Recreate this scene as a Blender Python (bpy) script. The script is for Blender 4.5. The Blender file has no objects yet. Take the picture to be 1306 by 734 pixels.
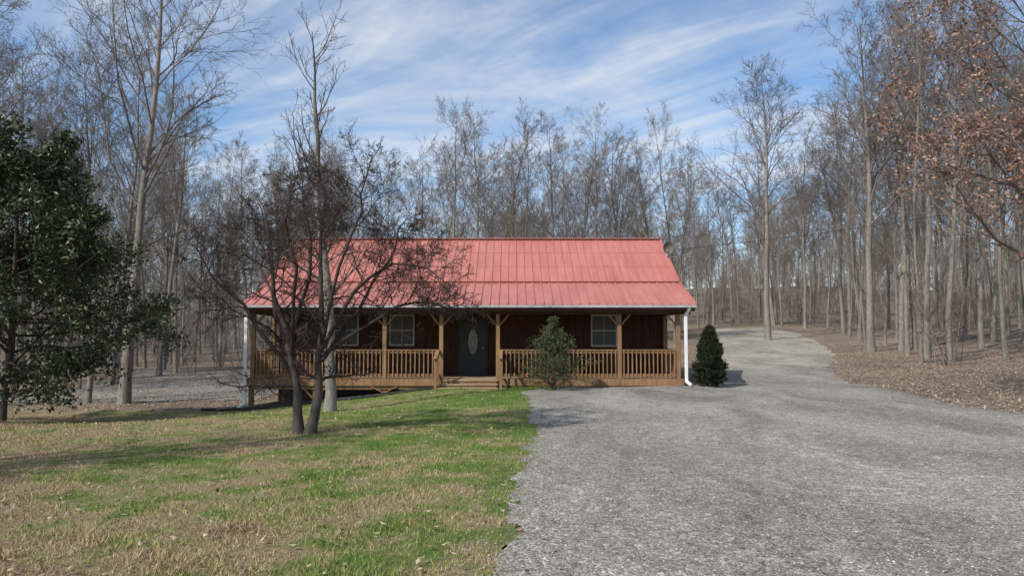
import bpy, math, numpy as np
from mathutils import Vector
RS=np.random.RandomState
sc=bpy.context.scene
COL=sc.collection

# ------------------------------------------------------------------ terrain
def sstep(a,b,x):
    t=np.clip((x-a)/(b-a),0,1); return t*t*(3-2*t)
def H(x,y):
    x=np.asarray(x,float); y=np.asarray(y,float)
    drop=-0.1*np.clip(-x-1.6,0,7.6)
    drop=drop-0.012*np.clip(-x-9.2,0,30)
    h=drop*sstep(11,23,y)
    s=y-34.0
    rise=np.where(s>30,s,3.0*np.log1p(np.exp(np.clip(s,-60,60)/3.0)))
    k=0.017+0.028*sstep(-14,12,x)
    fade=np.minimum(rise,170)
    h=h+k*fade
    h=h+0.25*sstep(11.5,18,x)*sstep(6,20,y)
    h=h+0.03*np.clip(x-20,0,40)*sstep(30,60,y)
    h=h+(8.5+2.2*np.sin(x*0.021+0.6)+1.2*np.sin(x*0.057+2))*sstep(110,290,y)
    h=h+0.03*np.sin(x*0.9+1.3)*np.cos(y*0.7)+0.02*np.sin(x*1.7-y*1.1)
    far=sstep(20,60,np.abs(x))+sstep(45,90,y)
    h=h+far*(0.35*np.sin(x*0.13+2)*np.cos(y*0.11))
    return h

# ------------------------------------------------------------------ mesh helpers
def mk_mesh(name,V,groups,mats,attrs=None,smooth=False,matidx=None):
    me=bpy.data.meshes.new(name)
    V=np.asarray(V,np.float32)
    me.vertices.add(len(V)); me.vertices.foreach_set('co',V.ravel())
    groups=[np.asarray(g,np.int32) for g in groups if len(g)]
    nl=sum(g.size for g in groups); nf=sum(len(g) for g in groups)
    me.loops.add(nl); me.polygons.add(nf)
    me.loops.foreach_set('vertex_index',np.concatenate([g.ravel() for g in groups]))
    tot=np.concatenate([np.full(len(g),g.shape[1],np.int32) for g in groups])
    st=np.concatenate([[0],np.cumsum(tot)[:-1]]).astype(np.int32)
    me.polygons.foreach_set('loop_start',st)
    me.polygons.foreach_set('loop_total',tot)
    me.polygons.foreach_set('use_smooth',np.full(nf,bool(smooth)))
    if attrs:
        for k,a in attrs.items():
            at=me.attributes.new(k,'FLOAT','POINT'); at.data.foreach_set('value',np.asarray(a,np.float32))
    for m in mats: me.materials.append(m)
    me.update(calc_edges=True)
    return me
def mk_obj(name,me,parent=None,loc=None):
    o=bpy.data.objects.new(name,me); COL.objects.link(o)
    if parent: o.parent=parent
    if loc is not None: o.location=loc
    return o
def empty(name,loc=(0,0,0)):
    o=bpy.data.objects.new(name,None); COL.objects.link(o); o.location=loc; o.empty_display_size=0.3
    return o

# ------------------------------------------------------------------ node helpers
class M:
    def __init__(s,name,rough=0.8,spec=0.3):
        s.m=bpy.data.materials.new(name); s.m.use_nodes=True; s.nt=s.m.node_tree
        s.b=s.nt.nodes['Principled BSDF']; s.b.inputs['Roughness'].default_value=rough
        s.b.inputs['Specular IOR Level'].default_value=spec
    def n(s,t): return s.nt.nodes.new(t)
    def l(s,a,b): s.nt.links.new(a,b)
    def pos(s,sc=(1,1,1),rot=(0,0,0),obj=False):
        if obj: src=s.n('ShaderNodeTexCoord').outputs['Object']
        else: src=s.n('ShaderNodeNewGeometry').outputs['Position']
        mp=s.n('ShaderNodeMapping'); mp.inputs['Scale'].default_value=sc; mp.inputs['Rotation'].default_value=rot
        s.l(src,mp.inputs['Vector']); return mp.outputs[0]
    def noise(s,v,scale,detail=3,rough=0.55,dist=0):
        n=s.n('ShaderNodeTexNoise'); n.inputs['Scale'].default_value=scale; n.inputs['Detail'].default_value=detail
        n.inputs['Roughness'].default_value=rough; n.inputs['Distortion'].default_value=dist
        s.l(v,n.inputs['Vector']); return n.outputs['Fac']
    def voro(s,v,scale,out='Color',feature='F1'):
        n=s.n('ShaderNodeTexVoronoi'); n.inputs['Scale'].default_value=scale; n.feature=feature
        s.l(v,n.inputs['Vector']); return n.outputs[out]
    def ramp(s,f,stops,interp='LINEAR'):
        r=s.n('ShaderNodeValToRGB'); r.color_ramp.interpolation=interp
        e=r.color_ramp.elements
        while len(e)<len(stops): e.new(0.5)
        for i,(p,c) in enumerate(stops):
            e[i].position=p
            if not hasattr(c,'__len__'): c=(c,c,c)
            e[i].color=(c[0],c[1],c[2],1)
        s.l(f,r.inputs[0]); return r.outputs[0]
    def mix(s,f,a,b,mode='MIX'):
        n=s.n('ShaderNodeMix'); n.data_type='RGBA'; n.blend_type=mode
        for i,v in ((0,f),(6,a),(7,b)):
            if hasattr(v,'links'): s.l(v,n.inputs[i])
            elif i==0: n.inputs[0].default_value=v
            else: n.inputs[i].default_value=(v[0],v[1],v[2],1)
        return n.outputs[2]
    def math(s,op,a,b=None,c=None,clamp=False):
        n=s.n('ShaderNodeMath'); n.operation=op; n.use_clamp=clamp
        for i,v in enumerate((a,b,c)):
            if v is None: continue
            if hasattr(v,'links'): s.l(v,n.inputs[i])
            else: n.inputs[i].default_value=v
        return n.outputs[0]
    def attr(s,name):
        n=s.n('ShaderNodeAttribute'); n.attribute_name=name; return n.outputs['Fac']
    def col(s,c):
        if hasattr(c,'links'): s.l(c,s.b.inputs['Base Color'])
        else: s.b.inputs['Base Color'].default_value=(*c,1)
    def bump(s,h,st=0.5,d=0.02):
        n=s.n('ShaderNodeBump'); n.inputs['Strength'].default_value=st; n.inputs['Distance'].default_value=d
        s.l(h,n.inputs['Height']); s.l(n.outputs[0],s.b.inputs['Normal'])

def lawn_color(m):
    v=m.pos()
    big=m.noise(v,0.36,3,0.62,0.6); mid=m.noise(v,1.5,5,0.75,0.4); fine=m.noise(v,28,2,0.7)
    sep=m.n('ShaderNodeSeparateXYZ'); m.l(v,sep.inputs[0])
    gy=m.math('MULTIPLY',m.math('SUBTRACT',sep.outputs[1],12.5),0.006)
    gx=m.math('MULTIPLY',m.math('ADD',sep.outputs[0],4.5),0.013)
    f=m.math('ADD',m.math('MULTIPLY',big,0.45),m.math('MULTIPLY',mid,0.68))
    f=m.math('SUBTRACT',f,0.055)
    f=m.math('ADD',f,m.math('ADD',gy,gx))
    f=m.math('ADD',f,m.math('MULTIPLY',m.math('SUBTRACT',fine,0.5),0.20))
    c=m.ramp(f,[(0.35,(0.24,0.175,0.11)),(0.43,(0.35,0.27,0.165)),(0.50,(0.32,0.275,0.14)),(0.55,(0.19,0.225,0.07)),(0.64,(0.115,0.19,0.038))])
    d=m.ramp(fine,[(0.3,0.6),(0.65,1.15)])
    return m.mix(1.0,c,d,'MULTIPLY'),v

m_lawn=M('lawn_turf',0.95,0.1)
c,v=lawn_color(m_lawn); m_lawn.col(c)
m_lawn.bump(m_lawn.noise(v,45,4,0.8),0.9,0.05)
m_blade=M('grass_blades',0.7,0.25); c,v=lawn_color(m_blade)
m_blade.col(m_blade.mix(1.0,c,m_blade.ramp(m_blade.attr('rnd'),[(0,(0.75,0.8,0.7)),(1,(1.6,1.5,1.35))]),'MULTIPLY'))

m_litter=M('leaf_litter_ground',0.95,0.1); v=m_litter.pos()
vc=m_litter.voro(v,15,'Color'); sp=m_litter.n('ShaderNodeSeparateColor'); m_litter.l(vc,sp.inputs[0])
lc=m_litter.ramp(sp.outputs[0],[(0.0,(0.13,0.10,0.075)),(0.35,(0.24,0.185,0.135)),(0.7,(0.31,0.245,0.185)),(1,(0.43,0.36,0.285))])
bg=m_litter.ramp(m_litter.noise(v,0.25,5,0.65),[(0.35,(0.75,0.75,0.76)),(0.65,(1.15,1.12,1.08))])
fn=m_litter.ramp(m_litter.noise(v,6,5,0.75),[(0.3,0.6),(0.7,1.15)])
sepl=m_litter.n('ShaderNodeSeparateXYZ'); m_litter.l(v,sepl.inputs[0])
far_shade=m_litter.ramp(m_litter.math('DIVIDE',sepl.outputs[1],200.0,clamp=True),[(0.3,(1,1,1)),(0.7,(0.62,0.66,0.70))])  # woodland shade put into the colour: litter darkens and cools further back
m_litter.col(m_litter.mix(1,m_litter.mix(1,m_litter.mix(1,lc,bg,'MULTIPLY'),fn,'MULTIPLY'),far_shade,'MULTIPLY'))
m_litter.bump(m_litter.noise(v,14,5,0.8),1.0,0.09)

def gravel(name,bright=1.0,light_far=False):
    m=M(name,0.9,0.2); v=m.pos()
    c1=m.voro(v,46,'Color'); s1=m.n('ShaderNodeSeparateColor'); m.l(c1,s1.inputs[0])
    st=m.ramp(s1.outputs[0],[(0,(0.15,0.142,0.126)),(0.4,(0.265,0.253,0.23)),(0.8,(0.34,0.327,0.30)),(1,(0.50,0.485,0.45))])
    c2=m.voro(v,16,'Color'); s2=m.n('ShaderNodeSeparateColor'); m.l(c2,s2.inputs[0])
    st2=m.ramp(s2.outputs[1],[(0.0,0.78),(0.85,1.0),(1.0,1.35)])
    big=m.noise(m.pos((1,0.35,1)),0.5,6,0.7,0.8)
    bg=m.ramp(big,[(0.33,(0.60,0.575,0.535)),(0.5,(0.94,0.925,0.895)),(0.68,(1.22,1.21,1.18))])
    mid=m.ramp(m.noise(v,4,4,0.7),[(0.3,0.77),(0.7,1.15)])
    c=m.mix(1,m.mix(1,st,st2,'MULTIPLY'),m.mix(1,bg,mid,'MULTIPLY'),'MULTIPLY')
    c=m.mix(1,c,(bright,bright*0.99,bright*0.97),'MULTIPLY')
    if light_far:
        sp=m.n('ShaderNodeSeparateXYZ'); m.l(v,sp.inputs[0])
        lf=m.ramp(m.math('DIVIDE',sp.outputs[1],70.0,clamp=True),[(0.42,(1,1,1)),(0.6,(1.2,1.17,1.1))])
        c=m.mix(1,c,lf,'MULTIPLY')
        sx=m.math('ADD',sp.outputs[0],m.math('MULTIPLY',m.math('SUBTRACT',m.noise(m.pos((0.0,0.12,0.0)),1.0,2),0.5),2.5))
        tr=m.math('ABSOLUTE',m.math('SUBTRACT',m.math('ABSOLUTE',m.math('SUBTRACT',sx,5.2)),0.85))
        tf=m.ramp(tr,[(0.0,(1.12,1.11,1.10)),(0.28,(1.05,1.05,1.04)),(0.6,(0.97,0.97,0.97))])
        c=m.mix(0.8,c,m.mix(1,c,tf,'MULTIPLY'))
    m.col(c)
    d=m.voro(v,46,'Distance')
    m.bump(m.math('ADD',m.math('MULTIPLY',d,-1.0),m.noise(v,9,4,0.7)),0.7,0.02)
    return m
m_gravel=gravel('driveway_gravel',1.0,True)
m_gravel2=gravel('old_gravel',0.8)
m_stone=M('loose_stone',0.85,0.25)
m_stone.col(m_stone.ramp(m_stone.attr('rnd'),[(0,(0.15,0.142,0.125)),(0.5,(0.28,0.267,0.243)),(0.88,(0.38,0.367,0.34)),(1,(0.56,0.545,0.515))]))
m_leaf_brown=M('dead_leaf',0.8,0.2)
m_leaf_brown.col(m_leaf_brown.ramp(m_leaf_brown.attr('rnd'),[(0,(0.14,0.098,0.068)),(0.5,(0.27,0.195,0.135)),(1,(0.45,0.36,0.27))]))
def leafmat(name,a,b,c_,rough=0.55,spec=0.4):
    m=M(name,rough,spec)
    m.col(m.ramp(m.attr('rnd'),[(0,a),(0.6,b),(1,c_)]))
    return m
m_mag=leafmat('magnolia_leaf',(0.020,0.034,0.012),(0.042,0.066,0.022),(0.12,0.125,0.045),0.45,0.4)
m_cone=leafmat('arborvitae_foliage',(0.010,0.017,0.008),(0.020,0.032,0.013),(0.045,0.055,0.022),0.8,0.2)
m_jun=leafmat('cedar_foliage',(0.03,0.042,0.018),(0.065,0.085,0.035),(0.17,0.16,0.075),0.8,0.2)
m_oakleaf=leafmat('clinging_oak_leaf',(0.14,0.075,0.055),(0.26,0.15,0.11),(0.38,0.255,0.19),0.8,0.2)
def bark(name,trunk,twig):
    m=M(name,0.9,0.15); v=m.pos((1,1,0.25),obj=True)
    n=m.ramp(m.noise(v,14,4,0.75),[(0.3,0.5),(0.7,1.3)])
    n2=m.ramp(m.noise(m.pos((1,1,0.3),obj=True),0.7,3),[(0.35,0.7),(0.65,1.2)])
    base=m.ramp(m.attr('rad'),[(0.015,twig),(0.09,trunk)])
    m.col(m.mix(1,m.mix(1,base,n,'MULTIPLY'),n2,'MULTIPLY'))
    m.bump(m.noise(v,22,4,0.8),0.8,0.03)
    return m
m_bark=bark('hardwood_bark',(0.235,0.207,0.175),(0.21,0.178,0.148))
m_bark2=bark('pale_bark',(0.26,0.232,0.20),(0.155,0.125,0.108))
m_bark3=bark('dark_bark',(0.11,0.09,0.078),(0.072,0.052,0.045))
m_brush=bark('brush_bark',(0.18,0.15,0.125),(0.205,0.162,0.135))

# ------------------------------------------------------------------ polygon sheets
def inpoly(x,y,P):
    P=np.asarray(P,float); ins=np.zeros(np.shape(x),bool); j=len(P)-1
    for i in range(len(P)):
        xi,yi=P[i]; xj,yj=P[j]
        c=((yi>y)!=(yj>y))&(x<(xj-xi)*(y-yi)/((yj-yi) if yj!=yi else 1e-9)+xi)
        ins^=c; j=i
    return ins
def sdist(x,y,P):
    P=np.asarray(P,float); d=np.full(np.shape(x),1e9)
    for i in range(len(P)):
        a=P[i]; b=P[(i+1)%len(P)]; ab=b-a
        t=np.clip(((x-a[0])*ab[0]+(y-a[1])*ab[1])/(ab@ab),0,1)
        d=np.minimum(d,np.hypot(x-a[0]-t*ab[0],y-a[1]-t*ab[1]))
    return np.where(inpoly(x,y,P),d,-d)
def grid(xs,ys):
    X,Y=np.meshgrid(xs,ys,indexing='ij'); nx,ny=X.shape
    idx=np.arange(nx*ny).reshape(nx,ny)
    F=np.stack([idx[:-1,:-1],idx[1:,:-1],idx[1:,1:],idx[:-1,1:]],-1).reshape(-1,4)
    return X.ravel(),Y.ravel(),F
def wob(x,y):
    return (0.5*np.sin(x*1.3+1.7*np.sin(y*0.7))*np.cos(y*1.1+x*0.4)+0.3*np.sin(x*3.7+y*2.9+2*np.sin(y*1.9))+0.22*np.sin(x*9.1-y*7.3+2*np.sin(x*4))+0.15*np.sin(y*21+x*5)*np.sin(x*17-y*4))
def sheet(name,P,xs,ys,off,mat,amp):
    """ragged-edged ground sheet, real geometry: drop cells outside a wobbling outline, pull rim vertices onto it"""
    X,Y,F=grid(xs,ys); D0=sdist(X,Y,P); D=D0+amp*wob(X,Y)
    F=F[(D[F]>0).any(1)]
    used=np.unique(F); re=np.full(len(X),-1); re[used]=np.arange(len(used)); F=re[F]
    X,Y,D=X[used],Y[used],D[used]
    e=0.02
    for _ in range(2):
        f=lambda x,y: sdist(x,y,P)+amp*wob(x,y)
        o=D<0
        if not o.any(): break
        xo,yo=X[o],Y[o]; gx=(f(xo+e,yo)-f(xo-e,yo))/(2*e); gy=(f(xo,yo+e)-f(xo,yo-e))/(2*e); g2=gx*gx+gy*gy+1e-3
        st=np.clip(-D[o]/np.sqrt(g2),0,0.14)
        X[o]+=gx/np.sqrt(g2)*st; Y[o]+=gy/np.sqrt(g2)*st; D[o]=f(X[o],Y[o])
    me=mk_mesh(name,np.stack([X,Y,H(X,Y)+off],1),[F],[mat.m],smooth=True)
    return mk_obj(name,me)
xs=np.concatenate([np.linspace(-420,-70,36)[:-1],np.linspace(-70,-30,21)[:-1],np.arange(-30,30,0.5),np.linspace(30,70,21),np.linspace(70,420,36)[1:]])
ys=np.concatenate([np.linspace(-120,-10,8)[:-1],np.arange(-10,70,0.5),np.linspace(70,120,26),np.linspace(120,600,60)[1:]])
X,Y,F=grid(xs,ys)
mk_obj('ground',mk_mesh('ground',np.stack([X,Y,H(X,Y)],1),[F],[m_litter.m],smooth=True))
LAWN=[(-32,-8),(0.5,-8),(0.2,5),(0.4,8.5),(0.8,11.5),(0.8,16),(0.8,21.8),(1.6,24.2),(-9.2,24.6),(-12,24.6),(-20,25.0),(-32,25)]
sheet('lawn',LAWN,np.arange(-34,3,0.15),np.arange(-9,27,0.15),0.012,m_lawn,0.35)
DRIVE=[(0.1,-8),(-0.15,5),(0.05,8.5),(0.42,11.5),(0.4,16),(0.25,21.5),(0.9,23.3),(5.5,24.0),(7,25),(7.6,32),(10.2,40),(15,55),(19,68),(21,78),
 (27,78),(26.5,68),(22.8,55),(18,41),(14.6,34),(12.3,28),(11.3,22),(10.6,17),(10.6,13),(11.5,-8)]
DO=0.020
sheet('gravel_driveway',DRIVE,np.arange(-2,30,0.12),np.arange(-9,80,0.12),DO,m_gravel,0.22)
sheet('gravel_yard',[(-19.5,28.5),(-10,28),(-9,34),(-12,48),(-24,48)],np.arange(-27,-6,0.3),np.arange(25,52,0.3),0.022,m_gravel2,1.0)

# ------------------------------------------------------------------ grass blades
r=RS(3)
def blades():
    n=430000
    d=4.0+19.5*r.rand(n)**1.5
    x=(r.rand(n)*1.62-0.82)*d
    D=sdist(x,d,LAWN)+0.35*wob(x,d)+r.randn(n)*0.10
    D2=sdist(x,d,DRIVE)+0.22*wob(x,d)
    k=(D>0.10)&(x>-22)&(D2<0.03+0.22*r.rand(n)**3)
    cl=np.sin(x*3.1+np.sin(d*2.3)*2)*np.cos(d*2.7+np.sin(x*1.9)*2)
    k&=(r.rand(n)<0.62+0.38*cl)
    x,d=x[k],d[k]; n=len(x)
    h=(0.018+0.035*r.rand(n)**1.8)*(1+0.4*(cl[k]>0.5)); w=0.0022+0.0022*r.rand(n)+d*0.00015
    a=r.rand(n)*6.283; lean=r.rand(n)*0.9+0.2; b=r.rand(n)*6.283
    z=H(x,d)+0.008
    c=np.stack([x,d,z],1); s=np.stack([np.cos(a)*w,np.sin(a)*w,0*w],1)
    t=np.stack([np.cos(b)*h*lean,np.sin(b)*h*lean,h],1)
    V=np.stack([c-s,c+s,c+t],1).reshape(-1,3)
    F=np.arange(3*n).reshape(-1,3)
    me=mk_mesh('lawn_grass',V,[F],[m_blade.m],{'rnd':np.repeat(r.rand(n),3)})
    mk_obj('lawn_grass',me)
blades()

# ------------------------------------------------------------------ stones
def stones():
    n=62000
    d=4.2+14*r.rand(n)**1.7
    x=-0.8+r.rand(n)*(0.8*d+1.0)
    D=sdist(x,d,DRIVE)+0.22*wob(x,d)
    k=D>-0.6*r.rand(n)**2.5
    x,d=x[k],d[k]; n=len(x)
    s=0.0035+0.008*r.rand(n)**3
    base=np.array([[1,0,0],[-1,0,0],[0,1,0],[0,-1,0],[0,0,1],[0,0,-1]],float)
    V=base[None]*s[:,None,None]*(0.65+0.6*r.rand(n,6,1))+r.randn(n,6,3)*s[:,None,None]*0.22
    a=r.rand(n)*6.283; ca,sa=np.cos(a)[:,None],np.sin(a)[:,None]
    V=np.stack([V[...,0]*ca-V[...,1]*sa,V[...,0]*sa+V[...,1]*ca,V[...,2]*0.65],-1)
    V+=np.stack([x,d,H(x,d)+DO+s*0.35],1)[:,None]
    f=np.array([[0,2,4],[2,1,4],[1,3,4],[3,0,4],[2,0,5],[1,2,5],[3,1,5],[0,3,5]])
    F=(np.arange(n)[:,None,None]*6+f[None]).reshape(-1,3)
    mk_obj('loose_gravel',mk_mesh('loose_gravel',V.reshape(-1,3),[F],[m_stone.m],{'rnd':np.repeat(r.rand(n)**1.2,6)}))
stones()

# ------------------------------------------------------------------ leaves
def leaves(C,L,W,r,flat=0.0,up=None):
    n=len(C); L=L*(0.7+0.6*r.rand(n)); W=W*(0.7+0.6*r.rand(n))
    d=r.randn(n,3)
    if up is not None: d=d*0.8+up
    d[:,2]*=(1-flat); d/=np.linalg.norm(d,axis=1)[:,None]+1e-9
    q=r.randn(n,3)
    if flat>0: q=q*(1-flat)+np.array([0,0,1.0])*flat*2
    s=np.cross(d,q); s/=np.linalg.norm(s,axis=1)[:,None]+1e-9
    nn=np.cross(d,s)
    dl=d*L[:,None]; sl=s*W[:,None]
    V=np.stack([C-dl*0.5,C-sl*0.5+nn*W[:,None]*0.15,C+dl*0.5,C+sl*0.5+nn*W[:,None]*0.15],1).reshape(-1,3)
    F=np.arange(4*n).reshape(-1,4)
    return V,F,np.repeat(r.rand(n),4)
def litter_obj(name,pts,size,off=0.03):
    x,y=pts; C=np.stack([x,y,H(x,y)+off+r.rand(len(x))*0.02],1)
    V,F,a=leaves(C,size,size*0.6,r,flat=0.75)
    mk_obj(name,mk_mesh(name,V,[F],[m_leaf_brown.m],{'rnd':a}))
n=30000
x=np.concatenate([9.5+20*r.rand(n)**1.2,-30+21*r.rand(n//2)]); y=np.concatenate([12+40*r.rand(n)**1.1,24+22*r.rand(n//2)])
D=sdist(x,y,DRIVE); k=(D<0.2-r.rand(len(x))**3*0.5)|(r.rand(len(x))<0.012)
x,y=x[k],y[k]
litter_obj('fallen_leaves',(x,y),0.085,0.035)
n=2300; d=4.2+19*r.rand(n)**1.2; x=(r.rand(n)*1.5-0.8)*d
k=(x<0.4)|(r.rand(n)<0.06); k&=d<23.8
litter_obj('lawn_leaves',(x[k],d[k]),0.06,0.05)

# ------------------------------------------------------------------ branches
def nrm(v): return v/(np.linalg.norm(v,axis=-1,keepdims=True)+1e-9)
def grow(P0,D,L,R0,R1,k,wander,up,r):
    m=len(P0); pts=[P0]; d=nrm(D); P=P0
    for i in range(k):
        d=nrm(d+wander*r.randn(m,3)+np.array([0,0,1.0])*up)
        P=P+d*(L/k)[:,None]; pts.append(P)
    t=np.linspace(0,1,k+1)[None]
    return np.stack(pts,1),R0[:,None]*(1-t)+R1[:,None]*t
def kids(pts,rad,L,c,t0,t1,a0,a1,lf,r,lt=0.5,rf=0.6,rmin=0.004):
    m,k1,_=pts.shape; k=k1-1
    t=(np.arange(c)[None]+r.rand(m,c))/c; t=t0+(t1-t0)*t
    f=np.clip(t*k,0,k-1e-3); i=f.astype(int); u=(f-i)[...,None]
    mi=np.arange(m)[:,None]
    A=pts[mi,i]; B=pts[mi,i+1]; P=A*(1-u)+B*u; T=nrm(B-A)
    rr=rad[mi,i]*(1-u[...,0])+rad[mi,i+1]*u[...,0]
    q=nrm(np.cross(T,r.randn(m,c,3)))
    a=np.radians(a0+(a1-a0)*r.rand(m,c))[...,None]
    D=np.cos(a)*T+np.sin(a)*q
    Ln=L[:,None]*lf*(1-lt*(t-t0)/max(t1-t0,1e-6))*(0.6+0.7*r.rand(m,c))
    R=np.maximum(rr*rf,rmin)
    return P.reshape(-1,3),D.reshape(-1,3),Ln.ravel(),R.ravel()
def tubes(sets):
    Vs=[];Fs=[];Rs=[];o=0
    for pts,rad,ns in sets:
        m,k1,_=pts.shape
        T=nrm(np.gradient(pts,axis=1))
        ref=np.where(np.abs(T[:,0,2:3])>0.85,np.array([[1.0,0,0]]),np.array([[0,0,1.0]]))[:,None]
        a=nrm(np.cross(T,np.broadcast_to(ref,T.shape))); b=np.cross(T,a)
        th=np.arange(ns)*2*np.pi/ns
        ring=pts[:,:,None]+rad[:,:,None,None]*(a[:,:,None]*np.cos(th)[None,None,:,None]+b[:,:,None]*np.sin(th)[None,None,:,None])
        idx=(np.arange(m*k1*ns)+o).reshape(m,k1,ns)
        f=np.stack([idx[:,:-1],np.roll(idx,-1,2)[:,:-1],np.roll(idx,-1,2)[:,1:],idx[:,1:]],-1).reshape(-1,4)
        Vs.append(ring.reshape(-1,3)); Fs.append(f); Rs.append(np.repeat(rad.reshape(-1),ns)); o+=m*k1*ns
    return np.concatenate(Vs),np.concatenate(Fs),np.concatenate(Rs)
def hardwood_geo(seed,Ht,R,first=0.35,limbs=26,lf=0.27,twig=0.008,sub=7,tw=6,tt=4,trunk=None,spread=(30,62),wob=0.035,ltap=0.55,upk=0.10,segs=(14,6,3,2,1),sides=(10,5,3,3,3)):
    r=RS(seed)
    if trunk is None:
        k=segs[0]
        P,rad=grow(np.zeros((1,3)),np.array([[r.randn()*0.03,r.randn()*0.03,1]]),np.array([Ht]),np.array([R]),np.array([R*0.1]),k,wob,0.05,r)
        t=np.linspace(0,1,k+1); rad=(R*(1-t)**0.85*0.92+R*0.06)[None]; rad[0,0]*=1.35
        P[0,0,2]-=0.3
    else:
        P=np.array(trunk,float)[None]; t=np.linspace(0,1,P.shape[1]); rad=(R*(1-t)**0.9*0.93+R*0.07)[None]; rad[0,0]*=1.3
    L=np.array([Ht])
    sets=[(P,rad,sides[0])]
    p,d,l,rr=kids(P,rad,L,limbs,first,0.98,spread[0],spread[1],lf,r,lt=ltap,rf=0.42,rmin=0.014)
    P1,r1=grow(p,d,l,rr,rr*0.25,segs[1],0.13,upk,r); sets.append((P1,r1,sides[1]))
    p,d,l2,rr=kids(P1,r1,l,sub,0.2,1.0,25,60,0.5,r,rf=0.6,rmin=twig*1.3)
    P2,r2=grow(p,d,l2,rr,rr*0.4,segs[2],0.16,0.07,r); sets.append((P2,r2,sides[2]))
    P4=None
    p,d,l3,rr=kids(P2,r2,l2,tw,0.2,1.0,25,60,0.55,r,rf=0.6,rmin=twig)
    P3,r3=grow(p,d,l3,rr,rr*0.5,segs[3],0.18,0.08,r); sets.append((P3,r3,sides[3]))
    if tt:
        p,d,l4,rr=kids(P3,r3,l3,tt,0.15,1.0,25,55,0.6,r,rf=0.8,rmin=twig*0.75)
        P4,r4=grow(p,d,l4,rr,rr*0.6,segs[4],0.15,0.08,r); sets.append((P4,r4,sides[4]))
    return tubes(sets),P3,P4
def hardwood(name,seed,Ht,R,mat,**kw):
    (V,F,Rr),P3,P4=hardwood_geo(seed,Ht,R,**kw)
    return mk_mesh(name,V,[F],[mat.m],{'rad':Rr},smooth=True),P3,P4
def merge(name,geos,places,mat,parent):
    Vs=[];Fs=[];Rs=[];o=0
    for gi,x,y,w_,s_,a in places:
        V,F,Rr=geos[gi]; c_,n_=math.cos(a),math.sin(a)
        W=np.empty_like(V); W[:,0]=(V[:,0]*c_-V[:,1]*n_)*w_+x; W[:,1]=(V[:,0]*n_+V[:,1]*c_)*w_+y; W[:,2]=V[:,2]*s_+float(H(x,y))-0.05
        Vs.append(W.astype(np.float32)); Fs.append((F+o).astype(np.int32)); Rs.append(Rr.astype(np.float32)); o+=len(V)
    F=np.concatenate(Fs)
    return mk_obj(name,mk_mesh(name,np.concatenate(Vs),[F],[mat.m],{'rad':np.concatenate(Rs)},smooth=False),parent)
forest=[]; midg=[]; farg=[]
for s in range(7):
    kw=dict(first=[0.40,0.5,0.42,0.55,0.38,0.6,0.45][s],lf=[0.30,0.26,0.31,0.24,0.33,0.21,0.28][s],spread=(24,58))
    lb=[22,18,24,16,22,14,20][s]
    R_=[0.165,0.13,0.18,0.12,0.17,0.10,0.14][s]
    forest.append(hardwood('hardwood_tree_mesh%d'%s,100+s,18.0,R_,m_bark,tt=4,tw=6,limbs=lb,**kw)[0])
    midg.append(hardwood_geo(300+s,18.0,R_,tt=3,tw=5,sub=6,limbs=lb,twig=0.0115,segs=(10,4,2,1,1),sides=(7,4,3,3,3),**kw)[0])
    if s<5:
        kw['first']*=0.70
        farg.append(hardwood_geo(200+s,18.0,R_*1.15,tt=0,tw=6,sub=6,limbs=lb+4,twig=0.019,segs=(8,3,2,1,1),sides=(5,3,3,3,3),**kw)[0])
edgeg=[hardwood_geo(260+s,18.0,0.2,first=0.04,lf=0.24,spread=(25,60),tt=0,tw=5,sub=5,limbs=30,twig=0.035,segs=(6,2,1,1,1),sides=(5,3,3,3,3))[0] for s in range(3)]
bgeo=[]
for s in range(4):
    rr_=RS(40+s); sets=[]
    m=4
    p=np.stack([rr_.randn(m)*0.35,rr_.randn(m)*0.35,np.zeros(m)-0.1],1)
    P,rad=grow(p,np.stack([rr_.randn(m)*0.25,rr_.randn(m)*0.25,np.ones(m)],1),2.5+3*rr_.rand(m),np.full(m,0.026),np.full(m,0.006),5,0.09,0.08,rr_)
    sets.append((P,rad,4)); L=np.full(m,4.0)
    p,d,l,q=kids(P,rad,L,12,0.15,1,30,65,0.35,rr_); P1,r1=grow(p,d,l,np.maximum(q*.7,0.008),q*0.4,2,0.15,0.08,rr_); sets.append((P1,r1,3))
    p,d,l,q=kids(P1,r1,l,6,0.15,1,25,60,0.5,rr_,rmin=0.008); P2,r2=grow(p,d,l,q,q*0.6,1,0.15,0.06,rr_); sets.append((P2,r2,3))
    bgeo.append(tubes(sets))

wood=empty('distant_woodland')
r=RS(11)
CLEAR=[(-80,26),(-21,27.5),(-19,33),(-21,45),(-6,55),(13,57),(17,68),(19.5,80),(28.5,80),(28,70),(24,56),(20.5,42),(18.5,34),(15.5,27),(14,-30),(-80,-30)]
named=[(-14.06,27),(-15.5,27),(-17,27.4),(20.7,60),(21.3,44),(21.2,36)]
def scatter(N,y0,y1,pw,mdn,mdf):
    pts=[]; tries=0
    while len(pts)<N and tries<40000:
        tries+=1
        y=y0+(y1-y0)*r.rand()**pw
        x=(r.rand()*2-1)*(0.80*y+5)
        if inpoly(np.array([x]),np.array([y]),CLEAR)[0]: continue
        if y<50 and x>0 and r.rand()<0.45: continue
        md=mdn if y<70 else mdf
        if any((x-a)**2+(y-b)**2<md*md for a,b in pts): continue
        if any((x-a)**2+(y-b)**2<4 for a,b in named): continue
        pts.append((x,y))
    return pts
near=scatter(115,28,64,0.75,1.7,1.7)
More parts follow.
